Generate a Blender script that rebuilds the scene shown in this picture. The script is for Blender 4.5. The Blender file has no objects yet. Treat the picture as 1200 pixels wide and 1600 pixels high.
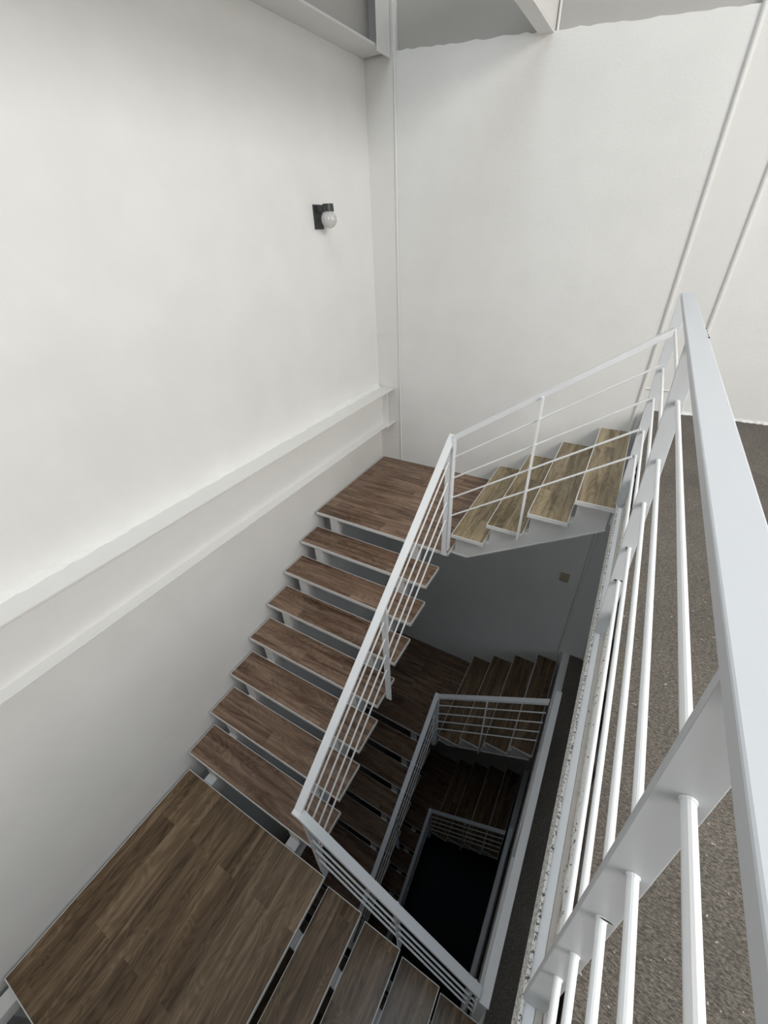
import bpy, bmesh, math, random
from mathutils import Vector, Matrix
random.seed(7)
SC = bpy.context.scene
COL = SC.collection

# ------------------------------------------------------------------ camera
cam_d = bpy.data.cameras.new('camera')
cam = bpy.data.objects.new('camera', cam_d)
COL.objects.link(cam)
RT = Vector((0.8655993, 0.49913119, -0.04007364))
UP = Vector((-0.25275353, 0.50460676, 0.82552266))
FW = Vector((-0.43226554, 0.70444309, -0.56294443))
CP = Vector((2.33435995, -3.83825069, 1.3685184))
m = Matrix((RT, UP, -FW)).transposed().to_4x4()
m.translation = CP
cam.matrix_world = m
cam_d.sensor_fit = 'VERTICAL'
cam_d.sensor_height = 24.0
cam_d.lens = 24.0 * 635.43 / 1600.0
cam_d.clip_start = 0.02
SC.camera = cam

# ------------------------------------------------------------------ view, world
SC.view_settings.view_transform = 'Standard'
SC.view_settings.look = 'None'
SC.view_settings.gamma = 1.0
SC.view_settings.use_curve_mapping = False
SC.view_settings.exposure = 0.03
w = bpy.data.worlds.new('world'); SC.world = w
w.use_nodes = True
w.node_tree.nodes['Background'].inputs[0].default_value = (0.8, 0.88, 1, 1)
w.node_tree.nodes['Background'].inputs[1].default_value = 0.0


def area(name, loc, aim, sx, sy, power, col):
    d = bpy.data.lights.new(name, 'AREA')
    d.shape = 'RECTANGLE'; d.size = sx; d.size_y = sy
    d.energy = power; d.color = col
    o = bpy.data.objects.new(name, d); COL.objects.link(o)
    o.location = loc
    v = Vector(aim) - Vector(loc)
    o.rotation_euler = v.to_track_quat('-Z', 'Y').to_euler()
    return o


area('skylight_daylight', (2.6, -4.4, 6.49), (2.6, -4.4, 0), 3.0, 3.6, 125, (0.78, 0.89, 1.0))
area('window_daylight', (5.9, -3.5, 3.0), (0.0, -2.6, -0.8), 3.6, 2.2, 240, (1.0, 0.957, 0.905))
area('window_daylight_low', (5.9, -3.4, 1.75), (0.0, -2.6, 1.3), 3.6, 1.2, 105, (1.0, 0.95, 0.89))
area('lower_rail_fill', (5.9, -3.6, -1.15), (1.4, -2.6, -1.8), 2.4, 0.9, 24, (0.78, 0.88, 1.0))  # added bluish fill to brighten the railings one floor down

# ------------------------------------------------------------------ materials


def nt(name):
    ma = bpy.data.materials.new(name); ma.use_nodes = True
    t = ma.node_tree
    b = t.nodes['Principled BSDF']
    return ma, t, b


def N(t, typ, **kw):
    n = t.nodes.new(typ)
    for k, v in kw.items():
        if hasattr(n, k):
            setattr(n, k, v)
        else:
            n.inputs[k].default_value = v
    return n


def ramp(t, stops):
    r = t.nodes.new('ShaderNodeValToRGB')
    e = r.color_ramp.elements
    while len(e) < len(stops):
        e.new(0.5)
    for i, (p, c) in enumerate(stops):
        e[i].position = p
        e[i].color = (c[0], c[1], c[2], 1)
    return r


def plaster(name, col, bump=0.25, scale=90, dirt=0.04):
    ma, t, b = nt(name)
    L = t.links.new
    tc = N(t, 'ShaderNodeTexCoord')
    n1 = N(t, 'ShaderNodeTexNoise', Scale=scale, Detail=4.0, Roughness=0.6)
    n2 = N(t, 'ShaderNodeTexNoise', Scale=3.0, Detail=5.0, Roughness=0.55)
    n3 = N(t, 'ShaderNodeTexNoise', Scale=9.0, Detail=3.0)
    for n in (n1, n2, n3):
        L(tc.outputs['Object'], n.inputs['Vector'])
    d = tuple(c * (1 - dirt) for c in col)
    r = ramp(t, [(0.35, d), (0.65, col)])
    L(n2.outputs['Fac'], r.inputs['Fac'])
    L(r.outputs['Color'], b.inputs['Base Color'])
    bp = N(t, 'ShaderNodeBump', Strength=bump, Distance=0.004)
    bp2 = N(t, 'ShaderNodeBump', Strength=bump * 0.5, Distance=0.01)
    L(n1.outputs['Fac'], bp.inputs['Height'])
    L(n3.outputs['Fac'], bp2.inputs['Height'])
    L(bp2.outputs['Normal'], bp.inputs['Normal'])
    L(bp.outputs['Normal'], b.inputs['Normal'])
    b.inputs['Roughness'].default_value = 0.75
    return ma


def paint(name, col, rough=0.35, chips=0.0, chip_scale=60, bump=0.03):
    ma, t, b = nt(name)
    L = t.links.new
    tc = N(t, 'ShaderNodeTexCoord')
    n2 = N(t, 'ShaderNodeTexNoise', Scale=14.0, Detail=4.0)
    L(tc.outputs['Object'], n2.inputs['Vector'])
    r = ramp(t, [(0.3, tuple(c * 0.985 for c in col)), (0.6, col)])
    L(n2.outputs['Fac'], r.inputs['Fac'])
    out = r.outputs['Color']
    if chips:
        n3 = N(t, 'ShaderNodeTexNoise', Scale=float(chip_scale), Detail=3.0, Roughness=0.7)
        L(tc.outputs['Object'], n3.inputs['Vector'])
        rr = ramp(t, [(chips - 0.015, (0, 0, 0)), (chips + 0.015, (1, 1, 1))])
        L(n3.outputs['Fac'], rr.inputs['Fac'])
        mx = N(t, 'ShaderNodeMix', data_type='RGBA')
        L(rr.outputs['Color'], mx.inputs[0])
        L(out, mx.inputs[6])
        mx.inputs[7].default_value = (0.10, 0.095, 0.09, 1)
        out = mx.outputs[2]
    L(out, b.inputs['Base Color'])
    bp = N(t, 'ShaderNodeBump', Strength=bump, Distance=0.002)
    n4 = N(t, 'ShaderNodeTexNoise', Scale=220.0, Detail=2.0)
    L(tc.outputs['Object'], n4.inputs['Vector'])
    L(n4.outputs['Fac'], bp.inputs['Height'])
    L(bp.outputs['Normal'], b.inputs['Normal'])
    b.inputs['Roughness'].default_value = rough
    return ma


def wood(name, axis, dark, mid, light, rough=0.24):
    """vinyl planks running along axis ('x' or 'y'), 12 cm wide, 60 cm long"""
    ma, t, b = nt(name)
    L = t.links.new
    tc = N(t, 'ShaderNodeTexCoord')
    oi = N(t, 'ShaderNodeObjectInfo')
    off = N(t, 'ShaderNodeVectorMath', operation='SCALE')
    cmb = N(t, 'ShaderNodeCombineXYZ')
    mul = N(t, 'ShaderNodeMath', operation='MULTIPLY'); mul.inputs[1].default_value = 37.0
    L(oi.outputs['Random'], mul.inputs[0])
    L(mul.outputs[0], cmb.inputs[0]); L(mul.outputs[0], cmb.inputs[1])
    add = N(t, 'ShaderNodeVectorMath', operation='ADD')
    L(tc.outputs['Object'], add.inputs[0]); L(cmb.outputs[0], add.inputs[1])
    mp = N(t, 'ShaderNodeMapping')
    if axis == 'y':
        mp.inputs['Rotation'].default_value = (0, 0, math.pi / 2)
    L(add.outputs[0], mp.inputs['Vector'])
    br = t.nodes.new('ShaderNodeTexBrick')
    br.offset = 0.37
    br.inputs['Color1'].default_value = (0, 0, 0, 1)
    br.inputs['Color2'].default_value = (1, 1, 1, 1)
    br.inputs['Mortar'].default_value = (0.5, 0.5, 0.5, 1)
    br.inputs['Scale'].default_value = 1.0
    br.inputs['Mortar Size'].default_value = 0.0
    br.inputs['Brick Width'].default_value = 0.95
    br.inputs['Row Height'].default_value = 0.155
    L(mp.outputs['Vector'], br.inputs['Vector'])
    # shift the grain from plank to plank
    sh = N(t, 'ShaderNodeVectorMath', operation='SCALE'); sh.inputs['Scale'].default_value = 9.0
    L(br.outputs['Color'], sh.inputs[0])
    ad2 = N(t, 'ShaderNodeVectorMath', operation='ADD')
    L(mp.outputs['Vector'], ad2.inputs[0]); L(sh.outputs[0], ad2.inputs[1])
    st = N(t, 'ShaderNodeMapping'); st.inputs['Scale'].default_value = (1.1, 13.0, 13.0)
    L(ad2.outputs[0], st.inputs['Vector'])
    g = N(t, 'ShaderNodeTexNoise', Scale=1.3, Detail=5.0, Roughness=0.5, Distortion=1.0)
    L(st.outputs['Vector'], g.inputs['Vector'])
    st2 = N(t, 'ShaderNodeMapping'); st2.inputs['Scale'].default_value = (2.2, 9.0, 9.0)
    L(ad2.outputs[0], st2.inputs['Vector'])
    wv = N(t, 'ShaderNodeTexNoise', Scale=1.1, Detail=1.0, Distortion=0.6)
    L(st2.outputs['Vector'], wv.inputs['Vector'])
    sn = N(t, 'ShaderNodeMath', operation='MULTIPLY'); sn.inputs[1].default_value = 70.0
    L(wv.outputs['Fac'], sn.inputs[0])
    s2 = N(t, 'ShaderNodeMath', operation='SINE'); L(sn.outputs[0], s2.inputs[0])
    s3 = N(t, 'ShaderNodeMath', operation='MULTIPLY_ADD'); s3.inputs[1].default_value = 0.055; 
    L(s2.outputs[0], s3.inputs[0]); L(g.outputs['Fac'], s3.inputs[2])
    pb = N(t, 'ShaderNodeMath', operation='MULTIPLY_ADD'); pb.inputs[1].default_value = 0.13
    L(br.outputs['Color'], pb.inputs[0]); L(s3.outputs[0], pb.inputs[2])
    r = ramp(t, [(0.34, dark), (0.56, mid), (0.82, light)])
    L(pb.outputs[0], r.inputs['Fac'])
    L(r.outputs['Color'], b.inputs['Base Color'])
    b.inputs['Roughness'].default_value = rough
    b.inputs['Specular IOR Level'].default_value = 0.35
    bp = N(t, 'ShaderNodeBump', Strength=0.12, Distance=0.002)
    L(g.outputs['Fac'], bp.inputs['Height']); L(bp.outputs['Normal'], b.inputs['Normal'])
    return ma


def concrete(name):
    ma, t, b = nt(name)
    L = t.links.new
    tc = N(t, 'ShaderNodeTexCoord')
    n1 = N(t, 'ShaderNodeTexNoise', Scale=2.2, Detail=6.0, Roughness=0.6)
    n2 = N(t, 'ShaderNodeTexNoise', Scale=110.0, Detail=6.0, Roughness=0.8)
    n3 = N(t, 'ShaderNodeTexNoise', Scale=95.0, Detail=3.0, Roughness=0.5)
    mp = N(t, 'ShaderNodeMapping'); mp.inputs['Scale'].default_value = (1.0, 2.6, 1.0)
    mp.inputs['Rotation'].default_value = (0, 0, 0.5)
    L(tc.outputs['Object'], mp.inputs['Vector'])
    L(tc.outputs['Object'], n1.inputs['Vector'])
    L(mp.outputs['Vector'], n2.inputs['Vector'])
    L(tc.outputs['Object'], n3.inputs['Vector'])
    r1 = ramp(t, [(0.3, (0.112, 0.099, 0.082)), (0.7, (0.165, 0.147, 0.124))])
    L(n1.outputs['Fac'], r1.inputs['Fac'])
    r2 = ramp(t, [(0.38, (0.22, 0.21, 0.20)), (0.52, (0.95, 0.95, 0.95)), (0.64, (1.9, 1.85, 1.8))])
    L(n2.outputs['Fac'], r2.inputs['Fac'])
    mx = N(t, 'ShaderNodeMix', data_type='RGBA', blend_type='MULTIPLY'); mx.inputs[0].default_value = 1.0
    L(r1.outputs['Color'], mx.inputs[6]); L(r2.outputs['Color'], mx.inputs[7])
    r3 = ramp(t, [(0.70, (0, 0, 0)), (0.725, (1, 1, 1))])
    L(n3.outputs['Fac'], r3.inputs['Fac'])
    m2 = N(t, 'ShaderNodeMix', data_type='RGBA')
    L(r3.outputs['Color'], m2.inputs[0]); L(mx.outputs[2], m2.inputs[6])
    m2.inputs[7].default_value = (0.5, 0.49, 0.46, 1)
    L(m2.outputs[2], b.inputs['Base Color'])
    bp = N(t, 'ShaderNodeBump', Strength=0.7, Distance=0.006)
    L(n2.outputs['Fac'], bp.inputs['Height']); L(bp.outputs['Normal'], b.inputs['Normal'])
    b.inputs['Roughness'].default_value = 0.7
    return ma


M_WALL = plaster('white_plaster', (0.80, 0.80, 0.785), bump=0.22)
M_WALLR = plaster('rough_white_plaster', (0.80, 0.80, 0.785), bump=0.4, scale=70)
M_TRIM = paint('white_steel_paint', (0.77, 0.765, 0.745), rough=0.45)
M_RAIL = paint('white_rail_paint', (0.83, 0.845, 0.855), rough=0.35)
M_RAIL.node_tree.nodes['Principled BSDF'].inputs['Specular IOR Level'].default_value = 0.3
M_RAILDIM = paint('rail_paint_toned_down', (0.57, 0.59, 0.61), rough=0.4)  # rail paint darkened so the top guard does not overexpose
M_RAILW = paint('worn_white_paint', (0.80, 0.80, 0.78), rough=0.5, chips=0.60, chip_scale=70, bump=0.3)
M_EDGE = paint('speckled_edge_paint', (0.80, 0.80, 0.78), rough=0.6, chips=0.545, chip_scale=110, bump=0.5)
M_TAN = paint('bare_mortar', (0.50, 0.47, 0.43), rough=0.8, chips=0.66, chip_scale=90, bump=0.5)
M_GREY = paint('plain_grey', (0.44, 0.428, 0.405), rough=0.6)  # even grey, darker than the white steel
M_TREAD = paint('tread_steel_paint', (0.78, 0.775, 0.75), rough=0.4)
M_WOODX = wood('plank_wood_along_x', 'x', (0.085, 0.048, 0.030), (0.195, 0.122, 0.082), (0.330, 0.225, 0.155))
M_WOODY = wood('plank_wood_along_y', 'y', (0.068, 0.041, 0.022), (0.155, 0.100, 0.056), (0.290, 0.205, 0.125))
M_WOODLIT = wood('plank_wood_lit', 'y', (0.115, 0.082, 0.042), (0.262, 0.200, 0.112), (0.43, 0.34, 0.21))  # plank wood with the light on the top flight put into its colour
M_CONC = concrete('rough_concrete')
M_PITSHADE = plaster('pit_floor_shade', (0.022, 0.030, 0.036), bump=0.1)  # ground coloured near black to stand for shade deep in the well
M_BLACK = paint('charcoal_plastic', (0.030, 0.033, 0.036), rough=0.4)
M_BEIGE = paint('aged_beige_plastic', (0.48, 0.41, 0.30), rough=0.5)
M_CHIP = paint('bare_steel', (0.02, 0.02, 0.02), rough=0.7)


def glass():
    ma, t, b = nt('ribbed_clear_glass')
    b.inputs['Base Color'].default_value = (0.98, 0.98, 0.97, 1)
    b.inputs['Roughness'].default_value = 0.12
    b.inputs['Transmission Weight'].default_value = 0.7
    b.inputs['IOR'].default_value = 1.45
    return ma


M_GLASS = glass()

# ------------------------------------------------------------------ helpers


def box(bm, x0, x1, y0, y1, z0, z1):
    r = bmesh.ops.create_cube(bm, size=1.0)
    for v in r['verts']:
        v.co = Vector(((x0 + x1) / 2 + v.co.x * (x1 - x0), (y0 + y1) / 2 + v.co.y * (y1 - y0), (z0 + z1) / 2 + v.co.z * (z1 - z0)))
    return r['verts']


def prism(bm, pts, vec):
    """closed polygon pts extruded by vec"""
    vec = Vector(vec)
    a = [bm.verts.new(Vector(p)) for p in pts]
    b = [bm.verts.new(Vector(p) + vec) for p in pts]
    n = len(a)
    bm.faces.new(a); bm.faces.new(list(reversed(b)))
    for i in range(n):
        j = (i + 1) % n
        bm.faces.new((a[j], a[i], b[i], b[j]))


def rod(bm, p, q, r, seg=12):
    p = Vector(p); q = Vector(q); d = (q - p); L = d.length
    rot = d.to_track_quat('Z', 'Y').to_matrix().to_4x4()
    mt = Matrix.Translation((p + q) / 2) @ rot
    bmesh.ops.create_cone(bm, cap_ends=True, segments=seg, radius1=r, radius2=r, depth=L, matrix=mt)


def hexa(bm, bot, top):
    """box between a bottom quad and a top quad"""
    a = [bm.verts.new(Vector(p)) for p in bot]
    b = [bm.verts.new(Vector(p)) for p in top]
    bm.faces.new(list(reversed(a))); bm.faces.new(b)
    for i in range(4):
        j = (i + 1) % 4
        bm.faces.new((a[i], a[j], b[j], b[i]))


def link(name, bm, mat, parent=None, bevel=0.0, smooth=False, origin=None):
    bmesh.ops.recalc_face_normals(bm, faces=bm.faces)
    if origin is not None:
        bmesh.ops.translate(bm, verts=bm.verts, vec=-Vector(origin))
    me = bpy.data.meshes.new(name)
    bm.to_mesh(me); bm.free()
    if smooth:
        for f in me.polygons:
            f.use_smooth = True
    me.materials.append(mat)
    o = bpy.data.objects.new(name, me)
    COL.objects.link(o)
    if parent is not None:
        o.parent = parent
    if origin is not None:
        o.location = origin
    if bevel:
        md = o.modifiers.new('bevel', 'BEVEL')
        md.width = bevel; md.segments = 2; md.limit_method = 'ANGLE'
    return o


def struct(name, bm, mat, bevel=0.0):
    o = link(name, bm, mat, bevel=bevel)
    o['kind'] = 'structure'
    return o


def thing(name, label, cat, loc=(0, 0, 0), group=None):
    o = bpy.data.objects.new(name, None)
    o.empty_display_size = 0.1
    COL.objects.link(o)
    o.location = loc
    o['label'] = label; o['category'] = cat
    if group:
        o['group'] = group
    return o


def copy_tree(o, parent=None):
    c = o.copy(); COL.objects.link(c)
    c.parent = parent
    for ch in list(o.children):
        copy_tree(ch, c)
    return c


# ------------------------------------------------------------------ measures
R = 0.17
R1 = 0.1881                 # rise of the short flight by the back wall
ZF = 0.1016                 # concrete floor beside the camera
H = 3.1543                  # storey height
ZB = -5 * R                 # corner landing by the back wall
ZC = -13 * R                # lower landing
ZG = ZF - 3 * H             # bottom of the stairwell
T = 0.032                   # tread tray depth

# ------------------------------------------------------------------ setting
bm = bmesh.new(); box(bm, -0.2, 0.0, -9.0, 0.2, ZG - 0.2, 6.7)
struct('wall_left', bm, M_WALL)

# back wall: plaster ends in an uneven edge under the roof beam
bm = bmesh.new()
top = []
n = 46
for i in range(n + 1):
    x = 0.27 + (2.455 - 0.27) * i / n
    z = 2.478 - 0.085 * (x - 0.27) + random.uniform(-0.006, 0.006)
    top.append((x, 0.0, z))
pts = [(-0.2, 0, ZG - 0.2), (6.2, 0, ZG - 0.2), (6.2, 0, 6.7), (2.46, 0, 6.7)] + list(reversed(top)) + [(0.262, 0, 6.7), (-0.2, 0, 6.7)]
prism(bm, pts, (0, 0.03, 0))
struct('wall_back', bm, M_WALLR)
bm = bmesh.new(); box(bm, -0.2, 6.2, 0.03, 0.23, ZG - 0.2, 6.7)
struct('trim_1', bm, M_GREY)        # grey roof-beam web showing above the plaster edge

bm = bmesh.new(); box(bm, 6.0, 6.2, -9.0, 0.0, ZG - 0.2, 6.7)
struct('wall_right', bm, M_WALL)
bm = bmesh.new(); box(bm, 0.0, 6.0, -9.2, -9.0, ZG - 0.2, 6.7)
struct('wall_front', bm, M_WALL)
# stairwell's near wall under the upper floor
bm = bmesh.new(); box(bm, 0.0, 2.46, -4.98, -4.80, ZG, -0.2)
struct('wall_stairwell_front', bm, M_WALL)

# ceiling with the skylight opening
SX0, SX1, SY0, SY1 = 1.10, 4.10, -6.20, -2.60
bm = bmesh.new()
for a in ((0.0, 6.0, SY1, 0.0), (0.0, 6.0, -9.0, SY0), (0.0, SX0, SY0, SY1), (SX1, 6.0, SY0, SY1)):
    box(bm, a[0], a[1], a[2], a[3], 6.48, 6.7)
struct('ceiling', bm, M_GREY)

# concrete floors
bm = bmesh.new()
pts = [(2.548, 0, ZF)]
n = 120
for i in range(n + 1):
    y = -0.02 - 4.83 * i / n
    pts.append((2.548 + random.uniform(-0.005, 0.005), y, ZF))
pts += [(2.548, -4.85, ZF), (0.0, -4.85, ZF), (0.0, -9.0, ZF), (6.0, -9.0, ZF), (6.0, 0, ZF)]
prism(bm, pts, (0, 0, -0.14))
struct('floor', bm, M_CONC)
for k in (1, 2):
    bm = bmesh.new(); box(bm, 2.60, 6.0, -4.98, 0, ZF - k * H - 0.2, ZF - k * H)
    struct('floor', bm, M_CONC)
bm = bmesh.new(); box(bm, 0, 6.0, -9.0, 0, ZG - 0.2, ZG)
struct('floor', bm, M_PITSHADE)

# uneven lip of plaster where the back wall meets the concrete floor
bm = bmesh.new()
n = 160
prev = None
for i in range(n + 1):
    x = 2.76 + 3.2 * i / n
    wv = 0.010 + random.uniform(-0.006, 0.010); hv = 0.016 + random.uniform(-0.005, 0.006)
    ring = [bm.verts.new((x, 0.0, ZF + hv)), bm.verts.new((x, -wv * 0.6, ZF + hv * 0.5)), bm.verts.new((x, -wv, ZF))]
    if prev:
        for j in range(2):
            bm.faces.new((prev[j], prev[j + 1], ring[j + 1], ring[j]))
    prev = ring
struct('trim_15', bm, M_WALLR)
# steel beam on the left wall at floor level: flanges, web, stiffener
bm = bmesh.new()
box(bm, 0.0, 0.183, -8.9, -0.012, -0.022, -0.008)
box(bm, 0.0, 0.112, -8.9, -0.012, -0.372, -0.022)
box(bm, 0.0, 0.183, -8.9, -0.20, -0.384, -0.372)
box(bm, 0.0, 0.196, -0.20, -0.010, -0.388, -0.372)
box(bm, 0.112, 0.178, -0.135, -0.123, -0.372, -0.022)
struct('trim_2', bm, M_TRIM, bevel=0.002)
# lump of plaster along the beam's upper edge
bm = bmesh.new()
n = 120
prev = None
for i in range(n + 1):
    y = -0.03 - 5.2 * i / n
    wv = 0.030 + random.uniform(-0.008, 0.008); hv = 0.024 + random.uniform(-0.006, 0.007)
    ring = [bm.verts.new((0.0, y, -0.008)), bm.verts.new((wv, y, -0.008)), bm.verts.new((wv * 0.45, y, hv * 0.55)), bm.verts.new((0.0, y, hv))]
    if prev:
        for j in range(3):
            bm.faces.new((prev[j], prev[j + 1], ring[j + 1], ring[j]))
    prev = ring
struct('trim_3', bm, M_WALLR)
# roof beam on the left wall
bm = bmesh.new()
box(bm, 0.0, 0.212, -8.9, -0.03, 2.470, 2.484)
box(bm, 0.225, 0.235, -0.20, -0.02, 2.44, 6.48)
struct('trim_4', bm, M_TRIM, bevel=0.002)
bm = bmesh.new()
box(bm, 0.0, 0.10, -8.9, -0.01, 2.484, 2.93)
box(bm, 0.0, 0.20, -8.9, -0.01, 2.93, 2.944)
box(bm, 0.10, 0.20, -0.085, -0.072, 2.484, 2.93)
struct('trim_5', bm, M_GREY, bevel=0.002)
# corner column face with its flange bead
bm = bmesh.new()
box(bm, 0.0, 0.255, -0.006, 0.0, ZG, 6.48)
rod(bm, (0.262, -0.008, ZG), (0.262, -0.008, 2.47), 0.008, 10)
box(bm, 0.255, 0.262, -0.010, 0.0, ZG, 2.47)
for z in (0.53, -0.55):
    rod(bm, (0.0, -0.006, z), (0.262, -0.006, z), 0.0028, 8)
struct('trim_6', bm, M_TRIM)
# column in the back wall by the concrete floor
bm = bmesh.new()
for x in (2.474, 2.752):
    rod(bm, (x, -0.006, ZG), (x, -0.006, 6.48), 0.015, 14)
    box(bm, x - 0.012, x + 0.012, -0.006, 0.0, ZG, 6.48)
rod(bm, (2.474, -0.006, 0.27), (2.752, -0.006, 0.27), 0.006, 8)
box(bm, 2.486, 2.740, -0.003, 0.0, ZG, 6.48)
struct('trim_7', bm, M_TRIM)
# cross beam under the roof
bm = bmesh.new()
box(bm, 1.310, 1.396, -8.9, 0.03, 2.370, 2.384)
box(bm, 1.310, 1.322, -8.9, 0.03, 2.384, 2.78)
box(bm, 1.384, 1.396, -8.9, 0.03, 2.384, 2.78)
box(bm, 1.310, 1.396, -8.9, 0.03, 2.78, 2.794)
rod(bm, (1.412, 0.022, 2.38), (1.412, 0.022, 6.48), 0.008, 8)
struct('trim_8', bm, M_TRIM, bevel=0.002)
# steel channel along the slab edge
bm = bmesh.new()
box(bm, 2.4885, 2.512, -4.85, -1.40, -0.10, -0.040)
struct('trim_9', bm, M_RAIL, bevel=0.002)
bm = bmesh.new(); box(bm, 2.481, 2.489, -4.85, -1.40, -0.15, -0.036)
struct('trim_10', bm, M_EDGE, bevel=0.002)
bm = bmesh.new(); box(bm, 2.512, 2.526, -4.85, -1.40, -0.10, -0.030)
struct('trim_11', bm, M_TAN)
bm = bmesh.new()
n = 90; prev = None
for i in range(n + 1):
    y = -0.02 - 4.83 * i / n
    a = 2.526 + random.uniform(-0.002, 0.002); b_ = 2.540 + random.uniform(-0.003, 0.003)
    zz = 0.012 + random.uniform(-0.004, 0.004)
    ring = [bm.verts.new((a, y, -0.10)), bm.verts.new((a, y, zz)), bm.verts.new((b_, y, zz + 0.02)), bm.verts.new((b_, y, -0.10))]
    if prev:
        for j in range(3):
            bm.faces.new((prev[j], prev[j + 1], ring[j + 1], ring[j]))
    prev = ring
struct('trim_12', bm, M_RAILW)
for k in (1, 2):
    bm = bmesh.new()
    box(bm, 2.52, 2.60, -4.85, 0.0, ZF - k * H - 0.35, ZF - k * H - 0.005)
    struct('trim_%d' % (12 + k), bm, M_TRIM)

# ------------------------------------------------------------------ treads, landings


def tray(x0, x1, y0, y1, z, name, parent, wmat, depth=T):
    """steel edged tray with a board of planks let into it, top at z"""
    c = ((x0 + x1) / 2, (y0 + y1) / 2, z)
    bm = bmesh.new()
    e = 0.0055
    box(bm, x0, x1, y0, y0 + e, z - depth, z)
    box(bm, x0, x1, y1 - e, y1, z - depth, z)
    box(bm, x0, x0 + e, y0 + e, y1 - e, z - depth, z)
    box(bm, x1 - e, x1, y0 + e, y1 - e, z - depth, z)
    box(bm, x0 + e, x1 - e, y0 + e, y1 - e, z - depth, z - depth + 0.005)
    f = link(name, bm, M_TREAD, parent, bevel=0.0012, origin=c)
    bm = bmesh.new()
    box(bm, x0 + e, x1 - e, y0 + e, y1 - e, z - 0.02, z - 0.0015)
    p = link('wood_panel', bm, wmat, f, origin=c)
    p.location = (0, 0, 0)
    return f


def stringer(pts, vec, parent):
    bm = bmesh.new(); prism(bm, pts, vec)
    return link('stringer', bm, M_TRIM, parent, bevel=0.003)


# short flight along the back wall: treads 1 (top) to 4
P1, D1, XE = 0.2753, 0.2461, 2.5246


def z1(k):
    return ZB + (5 - k) * R1


fl1 = thing('staircase_flight', 'four pale-lit plank treads with white edges climbing the back wall to the concrete floor', 'stairs', group='short flights along the back wall')
for k in range(1, 5):
    x0 = XE - k * P1
    x1 = x0 + D1 + (0.022 if k > 1 else -0.008)
    tray(x0, x1, -1.3317, -0.012, z1(k), 'tread', fl1, M_WOODLIT)
for ys in (-1.27, -0.32):
    t = []
    # zigzag top from the landing up to the floor
    x = XE - 4 * P1
    t.append((x - 0.02, ys, ZB - 0.04))
    for k in range(4, 0, -1):
        xk = XE - k * P1 + 0.02
        t.append((xk, ys, z1(k + 1) - T if k < 4 else ZB - T))
        t.append((xk, ys, z1(k) - T))
    t.append((2.468, ys, z1(1) - T))
    t.append((2.468, ys, -0.313))
    t.append((1.555, ys, -0.905))
    t.append((1.38, ys, -0.905))
    t.append((1.38, ys, ZB - 0.04))
    # drop duplicates that follow each other
    q = [t[0]]
    for p in t[1:]:
        if (Vector(p) - Vector(q[-1])).length > 1e-4:
            q.append(p)
    stringer(q, (0, 0.09, 0), fl1)
    bm = bmesh.new()   # bottom lip of the stringer
    prism(bm, [(1.38, ys - 0.004, -0.905), (1.555, ys - 0.004, -0.905), (2.468, ys - 0.004, -0.317), (2.468, ys - 0.004, -0.305), (1.553, ys - 0.004, -0.893), (1.38, ys - 0.004, -0.893)], (0, 0.098, 0))
    link('stringer_lip', bm, M_TRIM, fl1)

# corner landing
lb = thing('stair_landing', 'plank-covered corner landing between the back wall and the long flight', 'landing', group='landings in the back corner')
tray(0.0245, 1.418, -1.3549, -0.012, ZB, 'landing_frame', lb, M_WOODX)
for a in ((0.17, 0.26, -1.285, -0.05), (1.04, 1.13, -1.285, -0.05), (0.26, 1.04, -0.4, -0.32)):
    bm = bmesh.new(); box(bm, a[0], a[1], a[2], a[3], ZB - 0.19, ZB - T)
    link('support_beam', bm, M_TRIM, lb)

# long flight along the left wall
P2, D2, DB = 0.2764, 0.2664, 1.3549
fl2 = thing('staircase_flight', 'long flight of seven brown plank treads descending along the left wall', 'stairs', group='long flights along the left wall')
for k in range(1, 8):
    yf = -DB - k * P2
    tray(0.0245, 1.3485, yf, yf + D2, ZB - k * R, 'tread', fl2, M_WOODX)
for xs in (0.178, 1.05):
    t = [(xs, -DB + 0.06, ZB - T - 0.002), (xs, -DB + 0.012, ZB - T - 0.002)]
    for k in range(1, 8):
        yb = -DB - (k - 1) * P2 + 0.012
        t.append((xs, yb, ZB - k * R - T))
        t.append((xs, yb - P2, ZB - k * R - T))
    yl = -DB - 7 * P2 + 0.012
    t.append((xs, yl, ZC - T - 0.004))
    t.append((xs, yl - 0.06, ZC - T - 0.004))
    t.append((xs, yl - 0.06, ZC - T - 0.17))
    t.append((xs, yl + 0.14, ZC - T - 0.17))
    t.append((xs, -DB + 0.06, ZB - T - 0.21))
    stringer(t, (0.09, 0, 0), fl2)

# lower landing
lc = thing('stair_landing', 'broad brown plank landing at the foot of the long flight by the left wall', 'landing', group='landings at the foot of the long flights')
tray(0.0245, 1.4217, -4.6677, -3.3437, ZC, 'landing_frame', lc, M_WOODY)
for a in ((0.178, 0.268, -4.66, -3.42, 0.19), (1.05, 1.14, -4.66, -3.42, 0.19), (0.07, 0.165, -4.80, -4.63, 0.12)):
    bm = bmesh.new(); box(bm, a[0], a[1], a[2], a[3], ZC - a[4], ZC - T)
    link('support_beam', bm, M_TRIM, lc)

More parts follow.
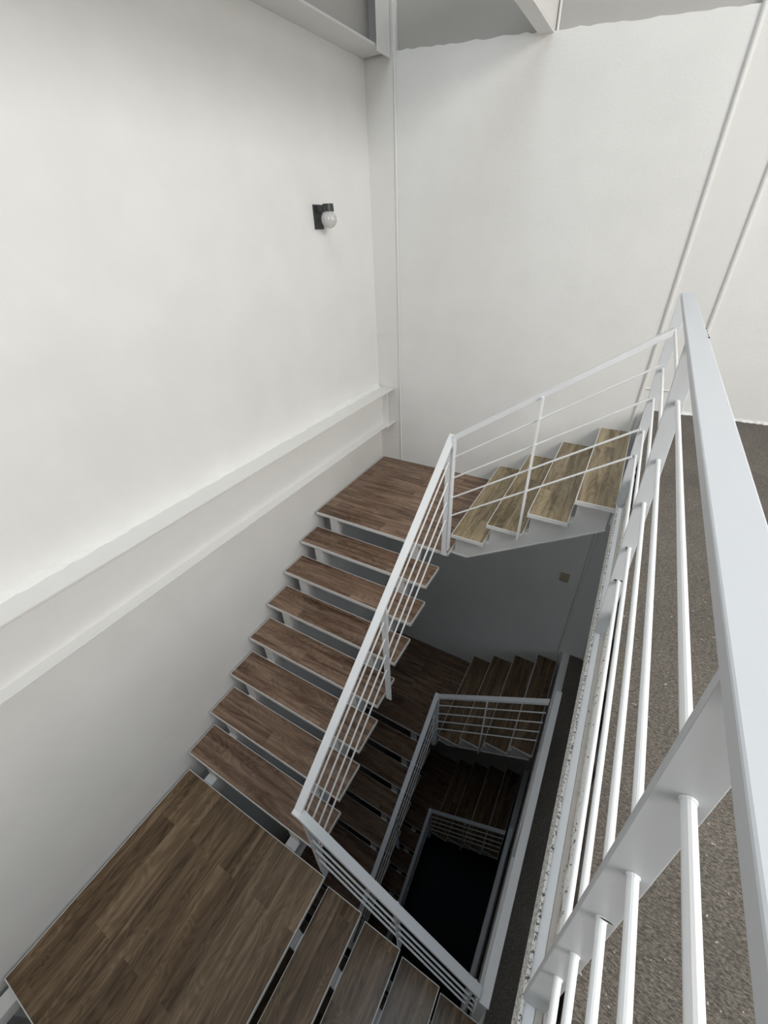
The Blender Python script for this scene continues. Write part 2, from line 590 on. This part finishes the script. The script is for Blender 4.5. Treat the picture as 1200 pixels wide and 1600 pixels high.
# short flight from the lower landing to the floor below
P3, D3, X3 = 0.2895, 0.2786, 1.4277
fl3 = thing('staircase_flight', 'short flight of brown plank treads leaving the lower landing to the right', 'stairs', group='short flights at the near end')
for k in range(1, 5):
    x0 = X3 + (k - 1) * P3
    tray(x0, x0 + D3, -4.6677, -3.3473, ZC - k * R, 'tread', fl3, M_WOODY)
for ys in (-3.62, -4.45):
    t = [(1.38, ys, ZC - T - 0.002), (1.41, ys, ZC - T - 0.002)]
    for k in range(1, 5):
        xb = X3 + (k - 1) * P3 - 0.016
        t.append((xb, ys, ZC - k * R - T))
        t.append((xb + P3, ys, ZC - k * R - T))
    t.append((2.60, ys, ZC - 4 * R - T))
    t.append((2.60, ys, ZC - 5 * R - T - 0.16))
    t.append((2.50, ys, ZC - 5 * R - T - 0.14))
    t.append((1.38, ys, ZC - T - 0.19))
    stringer(t, (0, -0.09, 0), fl3)

# ------------------------------------------------------------------ railings
HW = 0.025     # half width of flat tubes


def rods_between(parent, p, q, offs, r=0.0062):
    for o_ in offs:
        a = (p[0], p[1], p[2] - o_); b = (q[0], q[1], q[2] - o_)
        bm = bmesh.new(); rod(bm, a, b, r)
        for e, s in ((a, b), (b, a)):      # small weld at each end
            d = (Vector(s) - Vector(e)).normalized()
            rod(bm, Vector(e), Vector(e) + d * 0.004, r * 1.25, 10)
        link('rod', bm, M_RAIL, parent, smooth=False)


def sloped_rail(parent, prof, vec):
    """prof: four points of the tube's side outline"""
    bm = bmesh.new(); prism(bm, prof, vec)
    return link('handrail', bm, M_RAIL, parent, bevel=0.002)


OFFS = (0.166, 0.336, 0.506, 0.672)
TH = 0.027

# long-flight railing
ra2 = thing('stair_railing', 'white steel railing with four rods descending beside the long flight of stairs', 'railing', group='railings of the long flights')
SL2 = (0.192 + 1.168) / (3.3045 - 1.3369)


def zr2(y):
    return 0.190 + SL2 * (y + 1.3369)


ya, yb = -1.315, -3.338
sloped_rail(ra2, [(1.360, ya, 0.197), (1.360, -1.3369, 0.190), (1.360, yb, zr2(yb)), (1.360, yb, zr2(yb) - TH), (1.360, -1.345, 0.190 - TH), (1.360, ya, 0.197 - TH)], (0.050, 0, 0))
post_y = (-1.370, -2.352, -3.322)
post_bot = (-0.868, -1.556, ZC - 0.055)
for y, zb in zip(post_y, post_bot):
    bm = bmesh.new(); zt = zr2(y) - TH
    hexa(bm, [(1.362, y - 0.006, zb), (1.408, y - 0.006, zb), (1.408, y + 0.006, zb), (1.362, y + 0.006, zb)],
         [(1.362, y - 0.006, zt), (1.408, y - 0.006, zt), (1.408, y + 0.006, zt), (1.362, y + 0.006, zt)])
    link('post', bm, M_RAIL, ra2, bevel=0.0015)
for i in (0, 1):
    y0, y1 = post_y[i] - 0.006, post_y[i + 1] + 0.006
    rods_between(ra2, (1.385, y0, zr2(y0)), (1.385, y1, zr2(y1)), OFFS)

# back-wall flight railing
ra1 = thing('stair_railing', 'white steel railing rising beside the short pale flight to the tall guard rail', 'railing', group='railings of the short back flights')
SL1 = (0.940 - 0.197) / (2.462 - 1.400)


def zr1(x):
    return 0.197 + SL1 * (x - 1.400)


sloped_rail(ra1, [(1.410, -1.365, zr1(1.41)), (2.474, -1.365, zr1(2.474)), (2.474, -1.365, zr1(2.474) - 0.036), (1.410, -1.365, zr1(1.41) - 0.036)], (0, 0.05, 0))
post_x = (1.417, 1.943)
post_b1 = (-0.80, -0.498)
for x, zb in zip(post_x, post_b1):
    bm = bmesh.new(); zt = zr1(x) - TH
    box(bm, x - 0.006, x + 0.006, -1.384, -1.338, zb, zt)
    link('post', bm, M_RAIL, ra1, bevel=0.0015)
rods_between(ra1, (1.423, -1.361, zr1(1.423)), (1.937, -1.361, zr1(1.937)), OFFS)
rods_between(ra1, (1.949, -1.361, zr1(1.949)), (2.474, -1.361, zr1(2.474)), OFFS)

# near-flight railing
ra3 = thing('stair_railing', 'white steel railing above the short near flight, meeting the guard rail one floor down', 'railing', group='railings of the short near flights')
XA, XB = 1.385, 2.497
ZRA, ZRB = zr2(-3.335), -2.048


def zr3(x):
    return ZRA + (ZRB - ZRA) * (x - XA) / (XB - XA)


sloped_rail(ra3, [(1.360, -3.362, ZRA - 0.002), (XA + 0.02, -3.362, ZRA - 0.004), (XB, -3.362, ZRB), (XB, -3.362, ZRB - TH), (XA, -3.362, ZRA - TH), (1.360, -3.362, ZRA - TH)], (0, 0.05, 0))
post_x3 = (1.414, 1.974, 2.458)
post_b3 = (ZC - 0.03, -2.70, -3.02)
for x, zb in zip(post_x3, post_b3):
    bm = bmesh.new(); zt = zr3(x) - TH
    box(bm, x - 0.006, x + 0.006, -3.345, -3.303, zb, zt)
    link('post', bm, M_RAIL, ra3, bevel=0.0015)
rods_between(ra3, (1.420, -3.337, zr3(1.42)), (1.968, -3.337, zr3(1.968)), OFFS)
rods_between(ra3, (1.980, -3.337, zr3(1.98)), (2.452, -3.337, zr3(2.452)), OFFS)
rods_between(ra3, (2.464, -3.337, zr3(2.464)), (2.515, -3.337, zr3(2.515)), OFFS)

ROD_Z = (0.897, 0.707, 0.550, 0.370, 0.224)


def guard(label, posts, y_far, y_near, dx=0.0, dz=0.0, chips=False, pm=None):
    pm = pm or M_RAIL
    """floor-edge guard rail: flat top tube, flat-bar posts, five rods"""
    g = thing('guard_railing', label, 'railing', (dx, 0, dz))
    bm = bmesh.new()
    box(bm, 2.458, 2.511, y_near, y_far, 1.067, 1.088)
    link('handrail', bm, pm, g, bevel=0.0025)
    for (yt, yb_, xb, zb) in posts:
        bm = bmesh.new()
        hexa(bm, [(xb, yb_ - 0.006, zb), (xb + 0.048, yb_ - 0.006, zb), (xb + 0.048, yb_ + 0.006, zb), (xb, yb_ + 0.006, zb)],
             [(2.460, yt - 0.006, 1.068), (2.509, yt - 0.006, 1.068), (2.509, yt + 0.006, 1.068), (2.460, yt + 0.006, 1.068)])
        link('post', bm, pm, g, bevel=0.0015)

    def at(post, z):
        yt, yb_, xb, zb = post
        f = (1.068 - z) / (1.068 - zb)
        return (2.487 + (xb + 0.024 - 2.4845) * f + 0.002, yt + (yb_ - yt) * f, z)
    for i in range(len(posts) - 1):
        for z in ROD_Z:
            a = Vector(at(posts[i], z)); b = Vector(at(posts[i + 1], z))
            a.y -= 0.006; b.y += 0.006
            bm = bmesh.new(); rod(bm, a, b, 0.0068, 14)
            rod(bm, a, a + Vector((0, -0.003, 0)), 0.0080, 14)
            rod(bm, b, b + Vector((0, 0.003, 0)), 0.0080, 14)
            link('rod', bm, M_RAIL, g)
    if chips:
        rnd = random.Random(3)

        def chip(x, y, z, sx, sy, sz):
            bm = bmesh.new()
            bmesh.ops.create_icosphere(bm, subdivisions=2, radius=1.0)
            for v in bm.verts:
                k = 1 + rnd.uniform(-0.3, 0.3)
                v.co = Vector((x + v.co.x * sx * k, y + v.co.y * sy * k, z + v.co.z * sz * k))
            link('paint_chip', bm, M_CHIP, g)
        for yy, r_ in ((-2.16, 0.0018), (-2.21, 0.0014), (-2.26, 0.0020), (-2.30, 0.0030)):
            chip(2.5105, yy, 1.0868, r_, r_ * 2.2, r_)
        p = Vector(at(posts[1], 0.224)); chip(p.x - 0.011, p.y - 0.007, p.z + 0.004, 0.005, 0.001, 0.004)
        chip(p.x + 0.008, p.y - 0.007, p.z + 0.007, 0.008, 0.001, 0.003)
        p = Vector(at(posts[1], 0.370)); chip(p.x - 0.009, p.y - 0.007, p.z + 0.001, 0.0022, 0.001, 0.006)
        p = Vector(at(posts[2], 0.550)); chip(p.x + 0.004, p.y - 0.0085, p.z + 0.0085, 0.008, 0.001, 0.0010)
    return g


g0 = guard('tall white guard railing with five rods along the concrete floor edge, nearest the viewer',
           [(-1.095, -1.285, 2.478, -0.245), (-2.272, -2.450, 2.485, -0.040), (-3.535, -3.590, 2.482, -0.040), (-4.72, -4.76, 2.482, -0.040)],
           -1.283, -4.84, chips=True, pm=M_RAILDIM)
g1 = guard('grey-white guard railing one floor down, framing the right side of the dark well',
           [(-1.33, -1.36, 2.484, -0.10), (-2.30, -2.33, 2.485, -0.04), (-3.335, -3.345, 2.482, -0.10)],
           -1.30, -3.372, 0.040, -H)
g2 = guard('dim guard railing two floors down, right side of the innermost rectangle of rails',
           [(-1.33, -1.36, 2.484, -0.10), (-2.30, -2.33, 2.485, -0.04), (-3.335, -3.345, 2.482, -0.10)],
           -1.30, -3.372, 0.040, -2 * H)

# ------------------------------------------------------------------ the storeys below repeat the same parts
LOW = {
    fl1: ['dark flight of four plank treads against the back wall, one floor below the pale one',
          'barely visible dark treads by the back wall, two floors down in the well'],
    lb: ['dark plank landing in the back corner seen below the long flight, one floor down',
         'corner landing lost in darkness at the bottom of the well, two floors down'],
    fl2: ['dark long flight seen between the upper treads and the grey rail, one floor down',
          'long flight in darkness left of the innermost rails, two floors down'],
    lc: ['lower landing one floor down, hidden in dark beneath the broad plank landing'],
    fl3: ['short near flight one floor down, dark beneath the brown treads'],
    ra1: ['grey railing with a level-looking top bar crossing the dark flight one floor down',
          'far railing of the innermost rectangle of rails, two floors down'],
    ra2: ['grey railing slanting down left of the dark well, one floor down',
          'dim railing slanting down on the left of the innermost rails, two floors down'],
    ra3: ['near railing one floor down, under the bottom edge of the upper stairs'],
}
for src, labs in LOW.items():
    for k, lab in enumerate(labs):
        c = copy_tree(src)
        c.location = (0, 0, -(k + 1) * H)
        c['label'] = lab
        if src is fl1:          # plain boards, without the lit tone of the storey above
            for tr in c.children:
                for p in tr.children:
                    p.data = p.data.copy()
                    p.data.materials[0] = M_WOODY

# ------------------------------------------------------------------ wall lamp
lamp = thing('wall_lamp', 'small charcoal wall lamp with a clear ribbed glass globe on the left wall', 'lamp', (0.0, -0.79, 1.50))


def L_(p):
    return p


bm = bmesh.new(); box(bm, 0.0, 0.016, -0.050, 0.050, -0.078, 0.074)
link('back_plate', bm, M_BLACK, lamp, bevel=0.003)
bm = bmesh.new()
box(bm, 0.016, 0.075, -0.028, 0.036, 0.028, 0.066)
bmesh.ops.create_cone(bm, cap_ends=True, segments=28, radius1=0.043, radius2=0.040, depth=0.046, matrix=Matrix.Translation((0.100, 0.008, 0.051)))
link('lamp_holder', bm, M_BLACK, lamp, bevel=0.002)
bm = bmesh.new()
prof = [(0.034, 0.030)]
for i in range(1, 20):
    a = math.pi * (0.20 + 0.80 * i / 19)
    rr = 0.057 * math.sin(a); zz = 0.057 * math.cos(a) - 0.020
    prof.append((max(rr, 0.0005), zz))
seg = 64; rings = []
for (rr, zz) in prof:
    ring = []
    for s in range(seg):
        f = 1.0 + (0.035 if s % 4 < 2 else -0.035)
        ring.append(bm.verts.new((0.100 + rr * f * math.cos(2 * math.pi * s / seg), 0.008 + rr * f * math.sin(2 * math.pi * s / seg), zz)))
    rings.append(ring)
for a, b in zip(rings, rings[1:]):
    for s in range(seg):
        bm.faces.new((a[s], a[(s + 1) % seg], b[(s + 1) % seg], b[s]))
bm.faces.new(rings[-1])
gl = link('glass_globe', bm, M_GLASS, lamp, smooth=True)
sd = gl.modifiers.new('solidify', 'SOLIDIFY'); sd.thickness = 0.003
bm = bmesh.new()
bmesh.ops.create_uvsphere(bm, u_segments=16, v_segments=10, radius=0.022, matrix=Matrix.Translation((0.100, 0.008, -0.012)))
bmesh.ops.create_cone(bm, cap_ends=True, segments=16, radius1=0.013, radius2=0.013, depth=0.03, matrix=Matrix.Translation((0.100, 0.008, 0.018)))
link('bulb', bm, M_RAIL, lamp, smooth=True)

# switch plate on the back wall below the pale flight
sw = thing('light_switch', 'small beige switch plate on the dim back wall under the pale flight', 'switch', (2.303, 0.0, -1.873))
bm = bmesh.new(); box(bm, -0.045, 0.045, -0.010, 0.0, -0.06, 0.06)
link('cover_plate', bm, M_BEIGE, sw, bevel=0.003)
bm = bmesh.new(); box(bm, -0.014, 0.014, -0.016, -0.010, -0.024, 0.024)
link('rocker', bm, M_BEIGE, sw, bevel=0.002)
